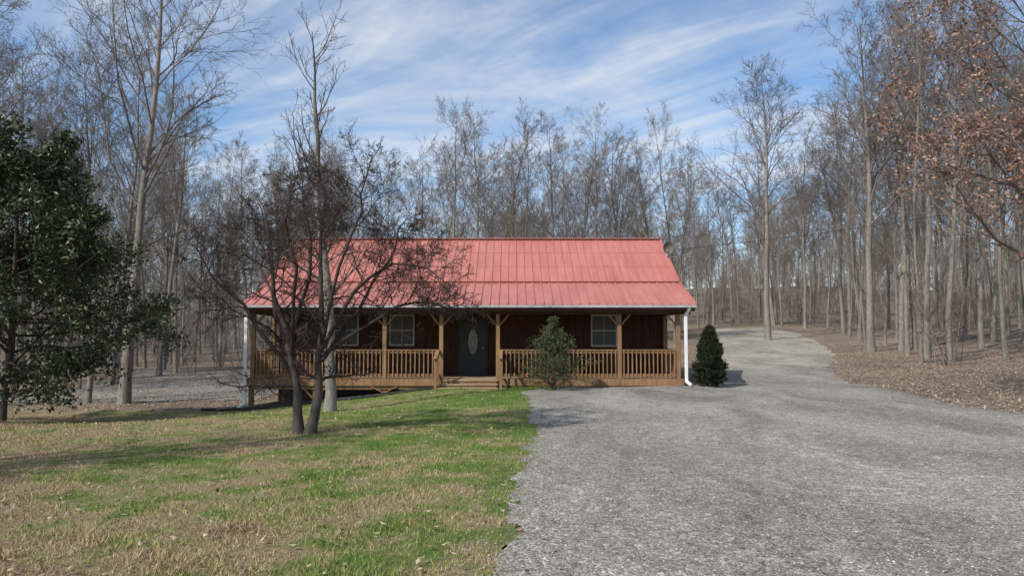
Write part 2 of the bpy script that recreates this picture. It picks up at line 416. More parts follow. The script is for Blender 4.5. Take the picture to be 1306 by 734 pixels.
for i,(x,y) in enumerate(near):
    o=mk_obj('hardwood_stem',forest[r.randint(7)],wood,(x,y,float(H(x,y))-0.05))
    small=r.rand()<0.28
    s=(0.4+0.3*r.rand()) if small else (0.80+0.28*r.rand())
    if x>15: s*=1.22
    w=s*(0.75+0.35*r.rand())
    o.scale=(w,w,s); o.rotation_euler=(r.randn()*0.02,r.randn()*0.02,r.rand()*6.28)
def plist(P,n,lo,hi,smallp):
    out=[]
    for x,y in P:
        s=(0.4+0.3*r.rand()) if r.rand()<smallp else lo+(hi-lo)*r.rand()
        if x>15 and y<120: s*=1.14
        out.append((r.randint(n),x,y,s*(0.8+0.4*r.rand()),s,r.rand()*6.28))
    return out
merge('woods_behind_clearing',midg,plist(scatter(340,58,118,0.95,1.8,2.0),7,0.80,1.02,0.22),m_bark,wood)
merge('woods_on_hill',farg,plist(scatter(540,112,270,0.75,2.3,2.3),5,0.80,1.05,0.35),m_bark,wood)
merge('woods_on_ridge',edgeg,plist(scatter(520,215,320,0.9,2.0,2.0),3,0.55,1.0,0.3),m_bark,wood)
bp=[]
while len(bp)<560:
    y=29+200*r.rand()**1.1; x=(r.rand()*2-1)*(0.8*y+3)
    if inpoly(np.array([x]),np.array([y]),CLEAR)[0]: continue
    if x>10 and y<60 and r.rand()<0.75: continue
    s=0.6+0.7*r.rand()
    if y>120: s*=1.6
    bp.append((r.randint(4),x,y,s,s,r.rand()*6.28))
merge('woodland_underbrush',bgeo,bp,m_brush,None)

def place(me,name,x,y,s=1,w=None,rot=0):
    o=mk_obj(name,me,None,(x,y,float(H(x,y))-0.05)); w=w or s; o.scale=(w,w,s); o.rotation_euler[2]=rot; return o
me,_,_=hardwood('tall_oak_mesh',7,17.5,0.20,m_bark,first=0.40,limbs=24,lf=0.33,spread=(30,65),sub=8,tw=7,tt=4,wob=0.02)
place(me,'bare_oak_tree',-14.06,27)
place(forest[1],'bare_maple_tree',-15.5,27.2,0.75,0.8,1); place(forest[5],'bare_maple_tree',-17.2,27.6,0.6,0.7,2)
place(forest[0],'bare_maple_tree',-18.9,26.6,0.85,0.8,3)
me,_,_=hardwood('right_oak_mesh',19,22,0.25,m_bark2,first=0.4,limbs=28,lf=0.32,spread=(28,60),sub=8,twig=0.01)
place(me,'bare_oak_tree',20.7,60,1,1,0.4)
me,_,_=hardwood('right_oak_mesh2',23,19.5,0.23,m_bark2,first=0.38,limbs=26,lf=0.30,spread=(24,58),sub=8)
place(me,'bare_oak_tree',21.3,44,1.0,1,2); place(me,'bare_oak_tree',23.9,45.5,0.95,0.75,4.2)
place(forest[2],'bare_maple_tree',21.2,36,0.92,0.85,1); place(forest[3],'bare_maple_tree',19.6,35.5,0.5,0.5,5)
place(forest[4],'bare_oak_tree',30.5,77,1.15,1.1,5)
# trees standing on the lawn left of the frame; they throw the shade band
me,_,_=hardwood('lawn_shade_mesh',31,10,0.17,m_bark,first=0.25,limbs=26,lf=0.30,spread=(30,65),sub=7,tt=3)
place(me,'bare_maple_tree',-10.6,5.6,1)

x0,y0=-4.45,18.2; z0=float(H(x0,y0))
trunk=[(0,0,-0.3),(0.03,0,0.5),(-0.02,0,1.3),(-0.05,0.05,2.2),(-0.1,0,3.1),(-0.25,0.05,4.1),(-0.38,0,5.0),(-0.42,0.1,5.9),(-0.40,0,6.8),(-0.5,0,7.7),(-0.52,0.05,8.6),(-0.6,0,9.5)]
me,_,_=hardwood('pale_tree_mesh',52,9.5,0.145,m_bark2,first=0.30,limbs=22,lf=0.25,trunk=trunk,spread=(30,60),sub=6,tw=4,tt=0,twig=0.006,ltap=0.4,upk=0.22)
mk_obj('bare_young_tree',me,None,(x0,y0,z0))
def crab():
    r=RS(77); x0,y0=-3.45,12.3; z0=float(H(x0,y0))
    stems=[
     [(-.05,0,-.2),(-.10,0,.35),(-.12,.03,.8),(-.22,0,1.25),(-.30,.05,1.7),(-.50,.1,2.3),(-.65,.1,3.0),(-.75,.2,3.7)],
     [(.06,0,-.2),(.18,.03,.25),(.28,.05,.7),(.27,.1,1.2),(.30,.1,1.7),(.28,.15,2.4),(.20,.2,3.2),(.25,.25,4.1)],
     [(-.12,.03,.8),(-.35,-.1,1.3),(-.65,-.2,1.75),(-.9,-.3,2.1),(-1.15,-.4,2.35),(-1.35,-.4,2.6),(-1.5,-.5,2.8),(-1.65,-.5,3.1)],
     [(.28,.1,1.4),(.55,0,1.9),(.85,-.1,2.3),(1.15,-.2,2.6),(1.45,-.25,2.75),(1.8,-.3,2.75),(2.1,-.35,2.65),(2.35,-.4,2.5)],
     [(.28,.1,1.2),(.5,.3,1.6),(.8,.6,2.1),(1.0,.8,2.6),(1.2,1.0,3.0),(1.3,1.1,3.3),(1.4,1.2,3.6),(1.5,1.3,3.8)],
     [(-.2,0,1.2),(-.1,-.3,1.7),(0,-.7,2.2),(.1,-1.0,2.6),(.1,-1.2,3.0),(.15,-1.4,3.3),(.2,-1.5,3.6),(.2,-1.6,3.8)],
     [(-.3,.05,1.6),(-.6,.4,2.0),(-.8,.7,2.4),(-1.0,.9,2.8),(-1.1,1.1,3.1),(-1.2,1.2,3.4),(-1.25,1.3,3.6),(-1.3,1.4,3.8)],
     [(.3,.1,1.6),(.45,-.1,2.2),(.65,-.2,2.8),(.8,-.2,3.3),(.9,-.2,3.7),(1.0,-.2,4.0),(1.05,-.2,4.3),(1.1,-.2,4.5)],
     [(-.25,0,1.4),(-.1,.1,2.0),(0,.2,2.6),(.0,.3,3.1),(-.1,.3,3.5),(-.15,.3,3.9),(-.2,.3,4.2),(-.2,.3,4.5)],
     [(.28,.1,1.3),(.7,.1,1.65),(1.1,.2,1.9),(1.5,.2,2.1),(1.8,.2,2.2),(2.1,.2,2.2),(2.35,.2,2.15),(2.6,.2,2.15)]]
    P=np.array(stems,float); P[:,1:-1]+=r.randn(*P[:,1:-1].shape)*0.035
    R=np.array([.09,.095,.042,.042,.04,.038,.038,.035,.035,.035]); t=np.linspace(0,1,8)
    rad=R[:,None]*(1-0.82*t[None]); rad[:2,0]*=1.5
    L=np.full(10,3.0); sets=[(P,rad,9)]
    p,d,l,q=kids(P,rad,L,14,0.30,1,35,80,0.42,r,lt=0.5,rf=0.42,rmin=0.008)
    P1,r1=grow(p,d,l,q,q*0.4,6,0.24,0.03,r); sets.append((P1,r1,5))
    p,d,l,q=kids(P1,r1,l,9,0.12,1,30,80,0.48,r,rf=0.5,rmin=0.0045)
    P2,r2=grow(p,d,l,q,q*0.5,4,0.26,0.03,r); sets.append((P2,r2,4))
    p,d,l,q=kids(P2,r2,l,8,0.15,1,30,80,0.5,r,rf=0.6,rmin=0.003)
    P3,r3=grow(p,d,l,q,q*0.6,3,0.25,0.03,r); sets.append((P3,r3,3))
    p,d,l,q=kids(P3,r3,l,3,0.2,1,30,75,0.6,r,rf=0.8,rmin=0.0025)
    P4,r4=grow(p,d,l,q,q*0.7,1,0.2,0.03,r); sets.append((P4,r4,3))
    V,F,Rr=tubes(sets)
    mk_obj('crabapple_tree',mk_mesh('crabapple_tree',V,[F],[m_bark3.m],{'rad':Rr},smooth=True),None,(x0,y0,z0))
crab()

def oak_right():
    r=RS(91); x0,y0=13.6,18.2; z0=float(H(x0,y0))
    me,P3,P4=hardwood('leafy_oak_mesh',91,11.0,0.18,m_bark,first=0.28,limbs=34,lf=0.46,spread=(50,90),sub=7,tw=5,tt=3,twig=0.005,ltap=0.35,upk=0.05)
    o=mk_obj('oak_tree_with_dead_leaves',me,None,(x0,y0,z0))
    T=P4.reshape(-1,3); h=np.sin(T[:,0]*1.7)*np.cos(T[:,1]*1.9+T[:,2]*2.1)
    hz=0.35+0.65*np.exp(-((T[:,2]-6.0)/2.0)**2)
    T=T[(r.rand(len(T))<(0.60+0.5*h)*hz)]
    T=np.repeat(T,7,0)+r.randn(len(T)*7,3)*0.08
    V,F,a=leaves(T,0.095,0.055,r)
    mk_obj('dead_leaves',mk_mesh('oak_dead_leaves',V,[F],[m_oakleaf.m],{'rnd':a}),o)
oak_right()

def magnolia():
    r=RS(5); x0,y0=-13.7,20.0; z0=float(H(x0,y0))
    me,P3,P4=hardwood('magnolia_mesh',5,7.2,0.12,m_bark3,first=0.12,limbs=54,lf=0.52,spread=(52,90),sub=7,tw=4,tt=0,twig=0.006,ltap=0.66,upk=0.03)
    o=mk_obj('magnolia_tree',me,None,(x0,y0,z0))
    T=P3[:,1:].reshape(-1,3)
    h=np.sin(T[:,0]*2.3+1)*np.cos(T[:,1]*2.1+T[:,2]*2.6)
    T=T[r.rand(len(T))<0.66+0.5*h]
    T=np.repeat(T,20,0)+r.randn(len(T)*20,3)*0.14
    V,F,a=leaves(T,0.16,0.065,r)
    mk_obj('leaves',mk_mesh('magnolia_leaves',V,[F],[m_mag.m],{'rnd':a}),o)
magnolia()

def conifer(name,x0,y0,Ht,R,mat,n,seed,rag,leafL,pw=0.8,rise=0.8):
    r=RS(seed); z0=float(H(x0,y0))
    P=np.array([[[0,0,-0.1],[0,0,Ht*0.3],[0,0,Ht*0.6],[0.01,0,Ht*0.97]]]); rad=np.array([[0.05,0.04,0.025,0.008]])
    sets=[(P,rad,7)]
    nb=170 if rag<0.5 else 120
    t=r.rand(nb)**0.9; z=0.05*Ht+t*Ht*0.90
    prof=(1-t)**pw*(1+rag*0.5*(r.rand(nb)-0.4))
    prof=np.maximum(prof*np.clip(0.6+t*4,0,1),0.07)
    a=r.rand(nb)*6.283; rr=R*prof
    p=np.stack([0*z,0*z,z-rr*0.25],1); d=np.stack([np.cos(a),np.sin(a),0.40+0*a+rise*t],1)
    Lb=rr*(1.0+rag*(r.rand(nb)-0.3))*1.15
    P1,r1=grow(p,d,Lb,np.full(nb,0.010),np.full(nb,0.004),4,0.06+0.1*rag,0.05,r); sets.append((P1,r1,4))
    p2,d2,l2,q2=kids(P1,r1,Lb+0.12,7,0.25,1,25,55,0.45,r,rmin=0.003); P2,r2=grow(p2,d2,l2,q2,q2*0.6,3,0.12,0.1,r); sets.append((P2,r2,3))
    V,F,Rr=tubes(sets)
    o=mk_obj(name,mk_mesh(name+'_wood',V,[F],[m_bark3.m],{'rad':Rr}),None,(x0,y0,z0))
    base=np.concatenate([P2[:,1:].reshape(-1,3),P1[:,1:].reshape(-1,3)])
    up=nrm(np.concatenate([(P2[:,1:]-P2[:,:-1]).reshape(-1,3),(P1[:,1:]-P1[:,:-1]).reshape(-1,3)]))
    k=r.randint(0,len(base),n); C=base[k]+r.randn(n,3)*0.022*(1+rag)
    V,F,a=leaves(C,leafL,leafL*0.3,r,up=up[k]*1.3+np.array([0,0,0.4]))
    mk_obj('foliage',mk_mesh(name+'_foliage',V,[F],[mat.m],{'rnd':a},),o)
conifer('arborvitae',6.42,24.1,2.0,0.50,m_cone,42000,8,0.12,0.075,0.5)
conifer('cedar_shrub',1.28,22.7,2.25,0.92,m_jun,13000,9,0.9,0.075,1.3,0.5)

# ------------------------------------------------------------------ HOUSE
house=empty('ranch_house')
class B:
    def __init__(s): s.V=[];s.F=[];s.n=0
    def add(s,V,F):
        s.V.append(np.asarray(V,float)); s.F+= [tuple(i+s.n for i in f) for f in F]; s.n+=len(V)
    def box(s,x0,x1,y0,y1,z0,z1):
        V=[(x,y,z) for x in (x0,x1) for y in (y0,y1) for z in (z0,z1)]
        s.add(V,[(0,1,3,2),(4,6,7,5),(0,4,5,1),(2,3,7,6),(0,2,6,4),(1,5,7,3)])
    def beam(s,p,q,w,h,ref=(0,0,1)):
        p=np.array(p,float);q=np.array(q,float); t=nrm(q-p); ref=np.array(ref,float)
        if abs(t@ref)>0.95: ref=np.array([0,1.0,0])
        a=nrm(np.cross(t,ref)); b=np.cross(a,t)
        V=[e+sa*a*w/2+sb*b*h/2 for e in (p,q) for sa in(-1,1) for sb in (-1,1)]
        s.add(V,[(0,1,3,2),(4,6,7,5),(0,4,5,1),(2,3,7,6),(0,2,6,4),(1,5,7,3)])
    def done(s,name,mat,parent=house,bev=0.0):
        me=bpy.data.meshes.new(name); me.from_pydata([tuple(v) for v in np.concatenate(s.V)],[],s.F); me.materials.append(mat.m)
        me.update()
        import bmesh
        bm=bmesh.new(); bm.from_mesh(me); bmesh.ops.recalc_face_normals(bm,faces=bm.faces); bm.to_mesh(me); bm.free()
        o=mk_obj(name,me,parent)
        if bev: 
            md=o.modifiers.new('bev','BEVEL'); md.width=bev; md.segments=1
        return o
m_roof=M('red_metal_roofing',0.38,0.5); v=m_roof.pos()
rn=m_roof.ramp(m_roof.noise(m_roof.pos((1,0.25,1)),1.3,5,0.7),[(0.3,(0.40,0.13,0.10)),(0.7,(0.47,0.178,0.14))])
st_=m_roof.ramp(m_roof.noise(m_roof.pos((9,0.35,1)),1.0,3,0.6),[(0.3,0.86),(0.7,1.08)])
m_roof.col(m_roof.mix(1,rn,st_,'MULTIPLY')); m_roof.bump(m_roof.noise(m_roof.pos((1,0.3,1)),3,3),0.15,0.02)
def woodm(name,a,b,stretch=(18,18,1.5),rough=0.8):
    m=M(name,rough,0.2); v=m.pos(stretch,obj=True)
    c=m.ramp(m.noise(v,1.0,4,0.7),[(0.3,a),(0.7,b)])
    d=m.ramp(m.noise(m.pos(obj=True),1.5,3),[(0.3,0.8),(0.7,1.15)])
    m.col(m.mix(1,c,d,'MULTIPLY')); m.bump(m.noise(v,2,3),0.3,0.01); return m
m_tan=woodm('treated_pine',(0.17,0.095,0.05),(0.31,0.19,0.10))
m_tanh=woodm('weathered_deck_board',(0.22,0.15,0.09),(0.37,0.27,0.175),(1.5,18,18))
m_wall=woodm('dark_stained_siding',(0.040,0.017,0.011),(0.095,0.038,0.024))
m_beam=woodm('brown_stained_timber',(0.05,0.026,0.016),(0.10,0.052,0.03))
m_white=M('white_painted_metal',0.4,0.5); m_white.col(m_white.ramp(m_white.noise(m_white.pos(),3,4),[(0.3,(0.66,0.66,0.64)),(0.7,(0.80,0.80,0.78))]))
m_gut=M('grey_gutter_metal',0.4,0.5); m_gut.col(m_gut.ramp(m_gut.noise(m_gut.pos(),3,4),[(0.3,(0.30,0.29,0.28)),(0.7,(0.42,0.41,0.40))]))
m_trim=M('window_vinyl',0.5,0.4); m_trim.col((0.42,0.39,0.32))
m_door=M('painted_door',0.45,0.4); m_door.col(m_door.ramp(m_door.noise(m_door.pos(),6,3),[(0.3,(0.016,0.016,0.017)),(0.7,(0.028,0.028,0.03))]))
m_blind=M('window_blind',0.7,0.2); wv=m_blind.n('ShaderNodeTexWave'); wv.bands_direction='Z'; wv.inputs['Scale'].default_value=8; m_blind.l(m_blind.pos(),wv.inputs['Vector'])
m_blind.col(m_blind.ramp(wv.outputs['Fac'],[(0.2,(0.06,0.06,0.055)),(0.6,(0.14,0.14,0.13))]))
m_oval=M('leaded_glass',0.15,0.6); m_oval.col(m_oval.ramp(m_oval.voro(m_oval.pos(),18,'Distance'),[(0.2,(0.06,0.07,0.05)),(0.6,(0.18,0.20,0.14))]))
m_block=M('foundation_block',0.9,0.2); m_block.col(m_block.ramp(m_block.noise(m_block.pos(),4,4),[(0.3,(0.09,0.08,0.07)),(0.7,(0.16,0.15,0.13))]))
m_black=M('black_plastic',0.5,0.3); m_black.col(m_black.ramp(m_black.noise(m_black.pos(),9,2),[(0.3,(0.012,0.012,0.012)),(0.7,(0.03,0.03,0.03))]))

XL,XR=-8.73,5.96
YE,ZE=24.0,2.67; YB,ZB=26.4,3.56; YR,ZR=29.7,5.54; YK,ZK=33.4,3.32
wl,wr,wf,wb=-8.35,5.58,26.6,33.0
b=B()
def slab(y0,z0,y1,z1,t=0.05,x0=XL,x1=XR):
    V=[(x,y,z+d) for x in (x0,x1) for (y,z) in ((y0,z0),(y1,z1)) for d in (-t,0)]
    b.add(V,[(0,1,3,2),(4,6,7,5),(0,4,5,1),(2,3,7,6),(0,2,6,4),(1,5,7,3)])
slab(YE,ZE,YB+0.02,ZB+0.008); slab(YB,ZB+0.03,YR,ZR); slab(YR+0.002,ZR,YK,ZK)
xr=np.arange(XL+0.03,XR,0.295)
for x in xr:
    for (y0,z0,y1,z1) in ((YE-0.01,ZE,YB,ZB),(YB,ZB+0.03,YR,ZR),(YR,ZR,YK,ZK)):
        b.beam((x,y0,z0+0.012),(x,y1,z1+0.012),0.035,0.034)
b.done('metal_roof',m_roof)
b=B()
b.beam((XL-0.01,YR,ZR+0.035),(XR+0.01,YR,ZR+0.035),0.26,0.03)
b.beam((XL,YB-0.02,ZB+0.035),(XR,YB-0.02,ZB+0.035),0.10,0.018)
for xx in (XL-0.02,XR+0.02):
    for (y0,z0,y1,z1) in ((YE,ZE,YB,ZB),(YB,ZB+0.03,YR,ZR),(YR,ZR,YK,ZK)):
        b.beam((xx,y0,z0-0.04),(xx,y1,z1-0.04),0.045,0.17)
for f in (0.33,0.66): 
    y=YB+(YR-YB)*f; z=ZB+0.03+(ZR-ZB-0.03)*f; b.beam((XL,y,z+0.004),(XR,y,z+0.004),0.02,0.010)
b.done('roof_trim',m_roof)
b=B(); gz=ZE-0.10
b.box(XL,XR,YE-0.13,YE-0.115,gz-0.005,gz+0.075); b.box(XL,XR,YE-0.115,YE-0.012,gz-0.005,gz+0.008); b.box(XL,XR,YE-0.012,YE,gz-0.005,gz+0.045)
b.box(XL-0.004,XL+0.008,YE-0.112,YE-0.014,gz+0.01,gz+0.07); b.box(XR-0.008,XR+0.004,YE-0.112,YE-0.014,gz+0.01,gz+0.07)
b.done('gutter',m_gut)
b=B()
xa=-8.66; za=float(H(xa,23.9))
b.beam((xa,23.93,gz-0.01),(xa,24.12,gz-0.25),0.085,0.085); b.beam((xa,24.12,gz-0.22),(xa,24.12,za+0.1),0.10,0.085,(0,1,0)); b.beam((xa,24.12,za+0.14),(xa-0.08,23.8,za+0.06),0.085,0.085)
xb=5.66; zb=float(H(xb,23.9))
b.beam((xb+0.1,23.93,gz-0.01),(xb,24.12,gz-0.25),0.085,0.085); b.beam((xb,24.12,gz-0.22),(xb,24.12,zb+0.12),0.10,0.085,(0,1,0)); b.beam((xb,24.12,zb+0.16),(xb+0.05,23.75,zb+0.07),0.085,0.085)
b.done('downspouts',m_white,bev=0.01)
b=B()
pent=[(wf,-0.9),(wf,3.46),(YR,ZR-0.1),(wb,ZK+0.13),(wb,-0.9)]
for xx in (wl,wr-0.1):
    V=[(xx+d,y,z) for d in (0,0.1) for (y,z) in pent]
    b.add(V,[(0,1,2,3,4),(9,8,7,6,5)]+[(i,(i+1)%5,(i+1)%5+5,i+5) for i in range(5)])
b.box(wl+0.1,wr-0.1,wf,wf+0.1,0.1,3.46); b.box(wl+0.1,wr-0.1,wb-0.1,wb,0.1,3.4)
holes=[(-6.35,-5.55,1.36,2.36),(-4.35,-3.55,1.36,2.36),(-1.9,-0.9,0.25,2.3),(2.88,3.72,1.33,2.36)]
for x in np.arange(wl+0.15,wr-0.1,0.30):
    segs=[(0.27,3.4)]
    for h in holes:
        if h[0]-0.1<x<h[1]+0.1:
            segs=[(0.27,h[2]-0.1),(h[3]+0.1,3.4)] if h[2]>0.5 else [(h[3]+0.1,3.4)]
    for z0,z1 in segs: b.box(x-0.025,x+0.025,wf-0.022,wf-0.001,z0,z1)
for y in np.arange(wf+0.15,wb,0.30):
    zt=ZB+(y-YB)*(ZR-ZB)/(YR-YB)-0.2 if y<YR else ZR-(y-YR)*(ZR-ZK)/(YK-YR)-0.2
    b.box(wr+0.001,wr+0.022,y-0.025,y+0.025,0.2,zt); b.box(wl-0.022,wl-0.001,y-0.025,y+0.025,0.2,zt)
b.done('board_and_batten_walls',m_wall)
b=B(); b.box(wl+0.11,wr-0.11,wf+0.02,wf+0.12,-1.2,0.099); b.done('foundation',m_block)
bt,bb=B(),B()
for x0,x1,z0,z1 in (holes[0],holes[1],holes[3]):
    y=wf-0.05
    bt.box(x0-0.05,x1+0.05,y,wf-0.001,z1,z1+0.06); bt.box(x0-0.05,x1+0.05,y-0.02,wf-0.001,z0-0.06,z0)
    bt.box(x0-0.05,x0,y,wf-0.001,z0,z1); bt.box(x1,x1+0.05,y,wf-0.001,z0,z1)
    zm=(z0+z1)/2; bt.box(x0,x1,y+0.01,wf-0.002,zm-0.02,zm+0.02)
    xm=(x0+x1)/2; bt.box(xm-0.008,xm+0.008,y+0.02,wf-0.003,zm+0.02,z1); bt.box(xm-0.008,xm+0.008,y+0.02,wf-0.003,z0,zm-0.02)
    bb.box(x0,x1,wf-0.012,wf-0.004,z0,z1)
bt.done('window_frames',m_trim); bb.done('window_blinds',m_blind)
b=B(); dx0,dx1=-1.87,-0.93
b.box(dx0-0.09,dx0,wf-0.05,wf-0.001,0.25,2.34); b.box(dx1,dx1+0.09,wf-0.05,wf-0.001,0.25,2.34); b.box(dx0,dx1,wf-0.05,wf-0.001,2.28,2.34)
b.done('door_frame',m_beam)
b=B(); b.box(dx0,dx1,wf-0.03,wf-0.002,0.26,2.28)
for (a0,a1,c0,c1) in ((.1,.42,.1,.45),(.52,.84,.1,.45),(.1,.84,1.85,1.93)): b.box(dx0+a0,dx0+a1,wf-0.04,wf-0.031,0.26+c0,0.26+c1)
b.done('front_door',m_door)
def oval(name,mat,rx,rz,y0,y1,inner=0):
    b=B(); N=32; cx=(dx0+dx1)/2; cz=1.45; th=np.arange(N)*2*np.pi/N
    if inner:
        V=[(cx+rx*s*math.cos(t),y,cz+rz*s2*math.sin(t)) for (s,s2) in ((1,1),(1-inner/rx,1-inner/rz)) for y in (y0,y1) for t in th]
        F=[]
        for i in range(N):
            j=(i+1)%N; F+=[(i,j,2*N+j,2*N+i),(i,N+i,N+j,j),(2*N+i,2*N+j,3*N+j,3*N+i),(N+i,3*N+i,3*N+j,N+j)]
    else:
        V=[(cx+rx*math.cos(t),y,cz+rz*math.sin(t)) for y in (y0,y1) for t in th]
        F=[tuple(range(N)),tuple(range(2*N-1,N-1,-1))]+[(i,(i+1)%N,N+(i+1)%N,N+i) for i in range(N)]
    b.add(V,F); b.done(name,mat)
oval('door_oval_glass',m_oval,0.17,0.45,wf-0.04,wf-0.031); oval('door_oval_trim',m_beam,0.195,0.475,wf-0.048,wf-0.031,0.025)
b=B(); b.box(dx1-0.12,dx1-0.06,wf-0.09,wf-0.031,1.2,1.26); b.done('door_knob',m_trim,bev=0.015)
# deck
DF=24.30; DZ=0.25; dl,dr=-8.62,5.56
b=B()
for y in np.arange(DF,wf-0.1,0.145): b.box(dl,dr,y,min(y+0.138,wf-0.05),DZ-0.035,DZ)
b.done('deck_boards',m_tanh)
b=B()
b.box(dl,-2.33,DF-0.045,DF-0.003,DZ-0.22,DZ+0.004); b.box(-2.33,-0.45,DF-0.045,DF-0.003,DZ-0.22,DZ-0.04); b.box(-0.45,dr,DF-0.045,DF-0.003,DZ-0.22,DZ+0.004)
b.box(dl-0.045,dl-0.003,DF-0.045,wf,DZ-0.22,DZ+0.004); b.box(dr+0.003,dr+0.045,DF-0.045,wf,DZ-0.22,DZ+0.004)
b.done('deck_rim',m_tan)
b=B()
b.box(dl,-0.5,DF+0.02,DF+0.06,DZ-0.34,DZ-0.225); b.box(0.0,dr,DF-0.02,DF+0.02,-0.12,DZ-0.225)
for x in (-8.55,-6.45,-4.18,-2.4):
    zg=float(H(x,DF)); b.box(x-0.07,x+0.07,DF+0.065,DF+0.19,zg-0.2,DZ-0.04)
    if x<-3:
        for sgn in (-1,1):
            if x<-8 and sgn<0: continue
            b.beam((x+sgn*0.04,DF+0.0,max(zg+0.08,DZ-0.62)),(x+sgn*0.42,DF+0.0,DZ-0.24),0.035,0.085,(0,1,0))
b.done('deck_substructure',m_tan)
posts=[-8.5,-4.18,-2.32,-0.46,3.53,5.46]
b=B()
for x in posts: b.box(x-0.065,x+0.065,DF,DF+0.13,DZ+0.002,2.36)
for x in (-8.5,5.46): b.box(x-0.065,x+0.065,wf-0.2,wf-0.07,DZ+0.002,3.0)
for x in posts:
    for sgn in (-1,1):
        if (x<-8 and sgn<0) or (x>5 and sgn>0): continue
        b.beam((x+sgn*0.06,DF+0.065,2.0),(x+sgn*0.36,DF+0.065,2.36),0.05,0.085,(0,1,0))
b.done('porch_posts',m_tan,bev=0.006)
b=B(); b.box(XL+0.1,XR-0.1,DF-0.01,DF+0.14,2.362,2.58)
b.box(-8.57,-8.43,DF+0.141,wf-0.03,2.362,2.58); b.box(5.39,5.53,DF+0.141,wf-0.03,2.362,2.58)
b.box(XL+0.02,XR-0.02,YE+0.003,YE+0.04,ZE-0.22,ZE-0.055)
for x in np.arange(XL+0.3,XR-0.2,0.6):
    b.beam((x,YE+0.05,ZE-0.13),(x,wf-0.03,ZE-0.13+(wf-YE)*(ZB-ZE)/(YB-YE)),0.04,0.12)
b.done('porch_header_and_rafters',m_beam)
b=B(); bt=B()
def rail(x0,x1):
    b.box(x0,x1,DF+0.01,DF+0.12,1.17,1.205); b.box(x0,x1,DF+0.045,DF+0.085,1.08,1.168); b.box(x0,x1,DF+0.045,DF+0.085,DZ+0.08,DZ+0.165)
    n=int((x1-x0)/0.135)
    for i in range(n):
        x=x0+(i+0.5)*(x1-x0)/n; bt.box(x-0.019,x+0.019,DF+0.007,DF+0.044,DZ+0.04,1.165)
e=0.066
rail(-8.5+e,-4.18-e); rail(-4.18+e,-2.32-e); rail(-0.46+e,3.53-e); rail(3.53+e,5.46-e)
for x in (-8.5,5.46):
    b.box(x-0.055,x+0.055,DF+0.14,wf-0.21,1.17,1.205); b.box(x-0.02,x+0.02,DF+0.14,wf-0.21,1.08,1.168); b.box(x-0.02,x+0.02,DF+0.14,wf-0.21,DZ+0.08,DZ+0.165)
    for y in np.arange(DF+0.22,wf-0.25,0.135): bt.box(x+0.021,x+0.058,y-0.019,y+0.019,DZ+0.04,1.165)
b.done('railing_rails',m_tan); bt.done('railing_balusters',m_tan)
b=B(); bs=B()
for i,zt in enumerate((0.25-0.02,0.12,0.02)):
    y1=DF-0.05-0.30*i; 
    b.box(-2.33,-0.45,y1-0.30,y1-0.155,zt-0.038,zt); b.box(-2.33,-0.45,y1-0.148,y1-0.004,zt-0.038,zt)
    bs.box(-2.29,-0.49,y1-0.275,y1-0.25,zt-0.16,zt-0.04)
for x in (-2.31,-0.47): bs.box(x-0.02,x+0.02,DF-0.92,DF-0.05,-0.15,-0.02+0.0)
b.done('step_treads',m_tanh); bs.done('step_risers',m_tan)
b=B()
for x in (-2.42,-0.36):
    zg=float(H(x,DF-0.85)); b.box(x-0.045,x+0.045,DF-0.90,DF-0.81,zg-0.1,0.92)
    b.beam((x,DF+0.0,1.19),(x,DF-0.98,0.93),0.11,0.035); b.beam((x,DF-0.005,0.42),(x,DF-0.81,0.20),0.04,0.085)
    for q in (0.25,0.45,0.65,):
        y=DF-q; b.box(x+0.021,x+0.055,y-0.018,y+0.018,0.40-0.27*q,1.14-0.27*q)
b.done('step_handrails',m_tan)
def chair(x,y,name):
    b=B(); z=DZ
    for sx in (-0.27,0.27):
        b.beam((x+sx,y-0.35,z+0.06),(x+sx,y+0.05,z+0.03),0.03,0.04); b.beam((x+sx,y+0.05,z+0.03),(x+sx,y+0.45,z+0.08),0.03,0.04)
        b.beam((x+sx,y-0.22,z+0.05),(x+sx,y-0.22,z+0.62),0.04,0.04,(0,1,0)); b.beam((x+sx,y+0.22,z+0.05),(x+sx,y+0.36,z+1.1),0.04,0.04,(0,1,0))
        b.beam((x+sx,y-0.30,z+0.63),(x+sx,y+0.30,z+0.61),0.08,0.025)
    for k in range(5): b.box(x-0.25,x+0.25,y-0.24+k*0.09,y-0.165+k*0.09,z+0.40,z+0.42)
    for k in range(6): b.beam((x-0.21+k*0.084,y+0.24,z+0.43),(x-0.21+k*0.084,y+0.36,z+1.08),0.05,0.015,(0,1,0))
    b.beam((x-0.27,y+0.36,z+1.1),(x+0.27,y+0.36,z+1.1),0.03,0.09)
    e_=empty(name); b.done('chair_frame',m_beam,e_)
chair(-5.0,25.7,'rocking_chair'); chair(1.9,25.7,'rocking_chair')
dish=empty('satellite_dish')
b=B(); b.beam((5.9,28.3,4.55),(5.95,28.1,4.95),0.04,0.04,(0,1,0)); b.beam((5.95,28.1,4.9),(5.85,27.8,4.9),0.02,0.02); b.done('mast',m_white,dish)
b=B(); N=16; V=[(5.95,28.08,4.98)]+[(5.95+0.2*q*math.cos(t),28.08-0.10*q*q,4.98+0.24*q*math.sin(t)) for q in (0.5,1) for t in np.arange(N)*2*np.pi/N]
F=[(0,1+i,1+(i+1)%N) for i in range(N)]+[(1+i,1+N+i,1+N+(i+1)%N,1+(i+1)%N) for i in range(N)]
b.add(V,F); b.done('reflector',m_block,dish)
xp=np.linspace(-9.8,-2.5,60); yp=23.55-0.25*np.sin((xp+9.8)*0.5); P=np.stack([xp,yp,H(xp,yp)+0.05],1)[None]
